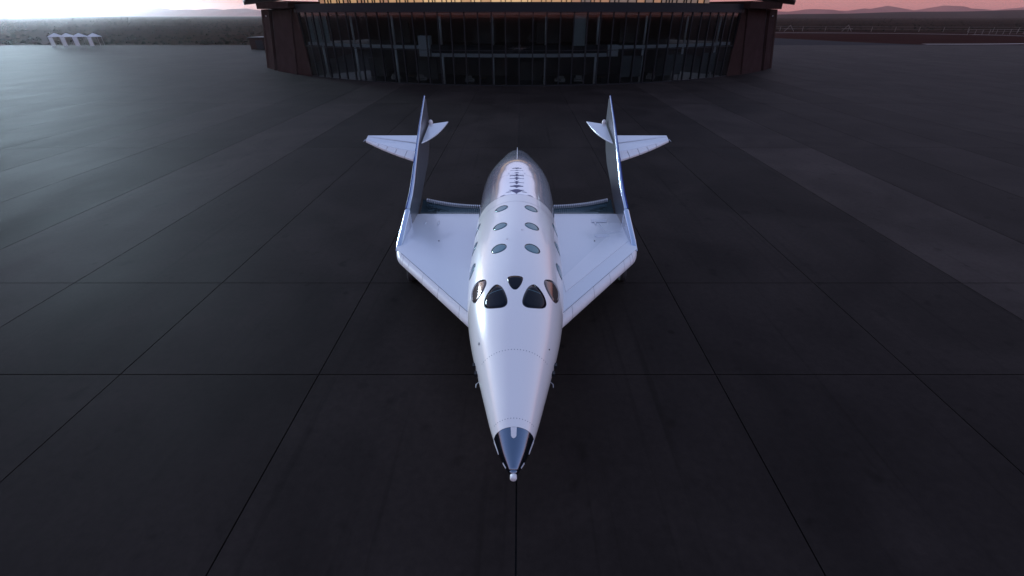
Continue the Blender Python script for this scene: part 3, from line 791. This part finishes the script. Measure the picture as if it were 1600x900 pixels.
def boom(s):
    B = empty("tail_boom", (0, 0, 0), S)
    fwd_top = [p for p in topc if p[0] <= 15.9] + [(15.98, 2.27)]; fwd_bot = [(15.98, 1.37)] + [p for p in botc if p[0] < 15.9]
    aft_top = [(16.0, 2.28)] + [p for p in topc if p[0] > 16]; aft_bot = [p for p in botc if p[0] > 15.99]
    xa, xb = s * 4.02, s * 4.24
    me = prism(fwd_top + fwd_bot, xa, xb, .085); ob("boom_root", me, M['boom'], B)
    me = prism(aft_top + aft_bot, xa + s * .035, xb - s * .035, .06); thin(me); ob("fin", me, M['boom'], B)
    # added sheet: grey of the reflected ground painted on the fin's inner face
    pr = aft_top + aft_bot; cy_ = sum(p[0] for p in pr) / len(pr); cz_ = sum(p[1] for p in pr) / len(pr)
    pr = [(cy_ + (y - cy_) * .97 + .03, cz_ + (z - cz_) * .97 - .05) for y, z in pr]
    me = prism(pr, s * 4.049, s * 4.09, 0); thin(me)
    ob("fin_reflection_sheet", me, M['cheek'], B)
    # blue stripe wrapped over the outer shoulder of the fin edge
    up_, dn_ = [], []
    tp = [(16.02, 2.29)] + topc[4:]
    for k, (y, z) in enumerate(tp):
        a, q = tp[max(0, k - 1)], tp[min(len(tp) - 1, k + 1)]
        dy, dz = q[0] - a[0], q[1] - a[1]; ln = math.hypot(dy, dz); ny, nz = -dz / ln, dy / ln
        up_.append((y + ny * .010, z + nz * .010)); dn_.append((y - ny * .11, z - nz * .11))
    me = prism(up_ + dn_[::-1], s * 4.150, s * 4.214, .03); thin(me); ob("blue_stripe", me, M['blue'], B)
    # outboard stabiliser: edge panels, box and elevon
    rootLE, rootTE = (s * 4.20, 18.22, 3.50), (s * 4.20, 20.75, 3.90)
    tipLE, tipTE = (s * 6.73, 20.36, 3.76), (s * 6.70, 20.74, 3.90)
    def q_(u, c):                # u: 0 root .. 1 tip, c: 0 leading edge .. 1 trailing edge
        a = lerp3(rootLE, tipLE, u); bl = .11 * math.sin(math.pi * u); a = (a[0], a[1] - bl, a[2] - bl * .12)
        return lerp3(a, lerp3(rootTE, tipTE, u), c)
    us = [i / 10 for i in range(11)]
    O = empty("stabilizer", (0, 0, 0), B)
    sheet("elevon", [q_(u, .66 + .09 * u) for u in (0, 1)] + [q_(1, 1), q_(0, 1)], .06, M['wing'], O, .015)
    sheet("stabilizer_box", [q_(u, .30 - .10 * u + .004) for u in us] + [q_(u, .62 + .09 * u) for u in (1, 0)], .09, M['wing'], O, .02)
    sheet("hinge_gap", [lerp3(q_(u, .60 + .09 * u), (0, 0, 0), 0) for u in (0, 1)] + [q_(1, .765), q_(0, .68)], .02, M['dark'], O, 0).location.z = -.05
    for a, c in ((0, .17), (.17, .36), (.36, .54), (.54, .72), (.72, 1.0)):
        uu = [a + .004 + (c - a - .008) * i / 4 for i in range(5)]
        sheet("leading_edge_panel", [q_(u, 0) for u in uu] + [q_(u, .30 - .10 * u - .004) for u in reversed(uu)], .09, M['edge'], O, .022)
    b = SB().tube([q_(1.005, .15), (s * 6.80, 20.28, 3.73)], [.03, .012], 8).build("static_wick", M['strut'], O)
    # inboard stabiliser: rounded leading edge
    I0, I1, tip = (s * 4.02, 19.26, 3.93), (s * 4.0, 21.15, 4.30), (s * 3.20, 21.72, 4.31)
    pts = []
    for i in range(11):
        t = i / 10
        a = lerp3(I0, tip, t); bl = .16 * math.sin(math.pi * t ** .9)
        pts.append((a[0] - s * bl * .9, a[1] - bl * .9, a[2] - bl * .12))
    sheet("inboard_stabilizer", pts + [lerp3(tip, I1, .5), I1], .06, M['wing'], B, .015)
    b = SB(); v = []; f = []
    for i in range(7):
        for k in range(10):
            th, ph = math.pi * i / 6, 2 * math.pi * k / 10
            v.append((s * 3.93 + .10 * math.sin(th) * math.cos(ph), 21.25 + .12 * math.sin(th) * math.sin(ph), 4.36 + .12 * math.cos(th)))
    f = [(i * 10 + k, i * 10 + (k + 1) % 10, (i + 1) * 10 + (k + 1) % 10, (i + 1) * 10 + k) for i in range(6) for k in range(10)]
    b.add(v, f).build("actuator_cap", M['edge'], B, True)
    return B
for s in (-1, 1): boom(s)

# landing gear
def wheel(parent, x, y, r_, wdt):
    b = SB(); prof = [(-wdt, r_ * .6), (-wdt, r_ * .88), (-wdt * .6, r_), (wdt * .6, r_), (wdt, r_ * .88), (wdt, r_ * .6)]
    n_ = 28; v = []
    for k in range(n_):
        a = 2 * math.pi * k / n_
        for (dx, rr) in prof: v.append((x + dx, y + rr * math.cos(a), r_ + rr * math.sin(a)))
    m_ = len(prof)
    f = [(k * m_ + j, ((k + 1) % n_) * m_ + j, ((k + 1) % n_) * m_ + j + 1, k * m_ + j + 1) for k in range(n_) for j in range(m_ - 1)]
    b.add(v, f); t = b.build("tyre", M['tyre'], parent, True)
    SB().tube([(x - wdt * .8, y, r_), (x + wdt * .8, y, r_)], r_ * .61, 20).build("rim", M['blue'], parent)
for s in (-1, 1):
    G = empty("main_gear", (0, 0, 0), S)
    wheel(G, s * 3.92, 14.55, .30, .11)
    SB().tube([(s * 3.72, 14.55, .30), (s * 3.72, 14.45, 1.34)], .06, 10).build("strut", M['strut'], G)
    SB().tube([(s * 3.66, 14.55, .30), (s * 3.95, 14.55, .30)], .04, 10).build("axle", M['strut'], G)
    SB().box(s * 3.55 - .02, s * 3.55 + .02, 14.15, 14.95, .75, 1.34).build("gear_door", M['edge'], G)
G = empty("nose_gear", (0, 0, 0), S)
SB().tube([(0, 8.2, 1.2), (0, 8.0, .1)], .06, 10).build("strut", M['strut'], G)
SB().add([(x, y, z) for (y, z) in ((7.6, .12), (7.75, .02), (8.45, .0), (8.45, .06), (7.75, .08)) for x in (-.11, .11)],
    [(0, 1, 3, 2), (2, 3, 5, 4), (4, 5, 7, 6), (6, 7, 9, 8), (8, 9, 1, 0), (0, 2, 4, 6, 8), (1, 9, 7, 5, 3)]).build("skid", M['dark'], G)

# ------------------------------------------------------------------ evening haze
hz = MB().box(-8800, 8800, -2800, 8800, -3.5, 160).build("haze", None)
hm = bpy.data.materials.new("evening_haze"); hm.use_nodes = True
ht = hm.node_tree; ht.nodes.clear()
ho = ht.nodes.new("ShaderNodeOutputMaterial"); hv = ht.nodes.new("ShaderNodeVolumePrincipled")
hv.inputs["Color"].default_value = (.95, .88, .90, 1); hv.inputs["Density"].default_value = HAZE
hv.inputs["Anisotropy"].default_value = .88
ht.links.new(hv.outputs[0], ho.inputs["Volume"])
hz.data.materials.append(hm); tag(hz, kind="stuff")
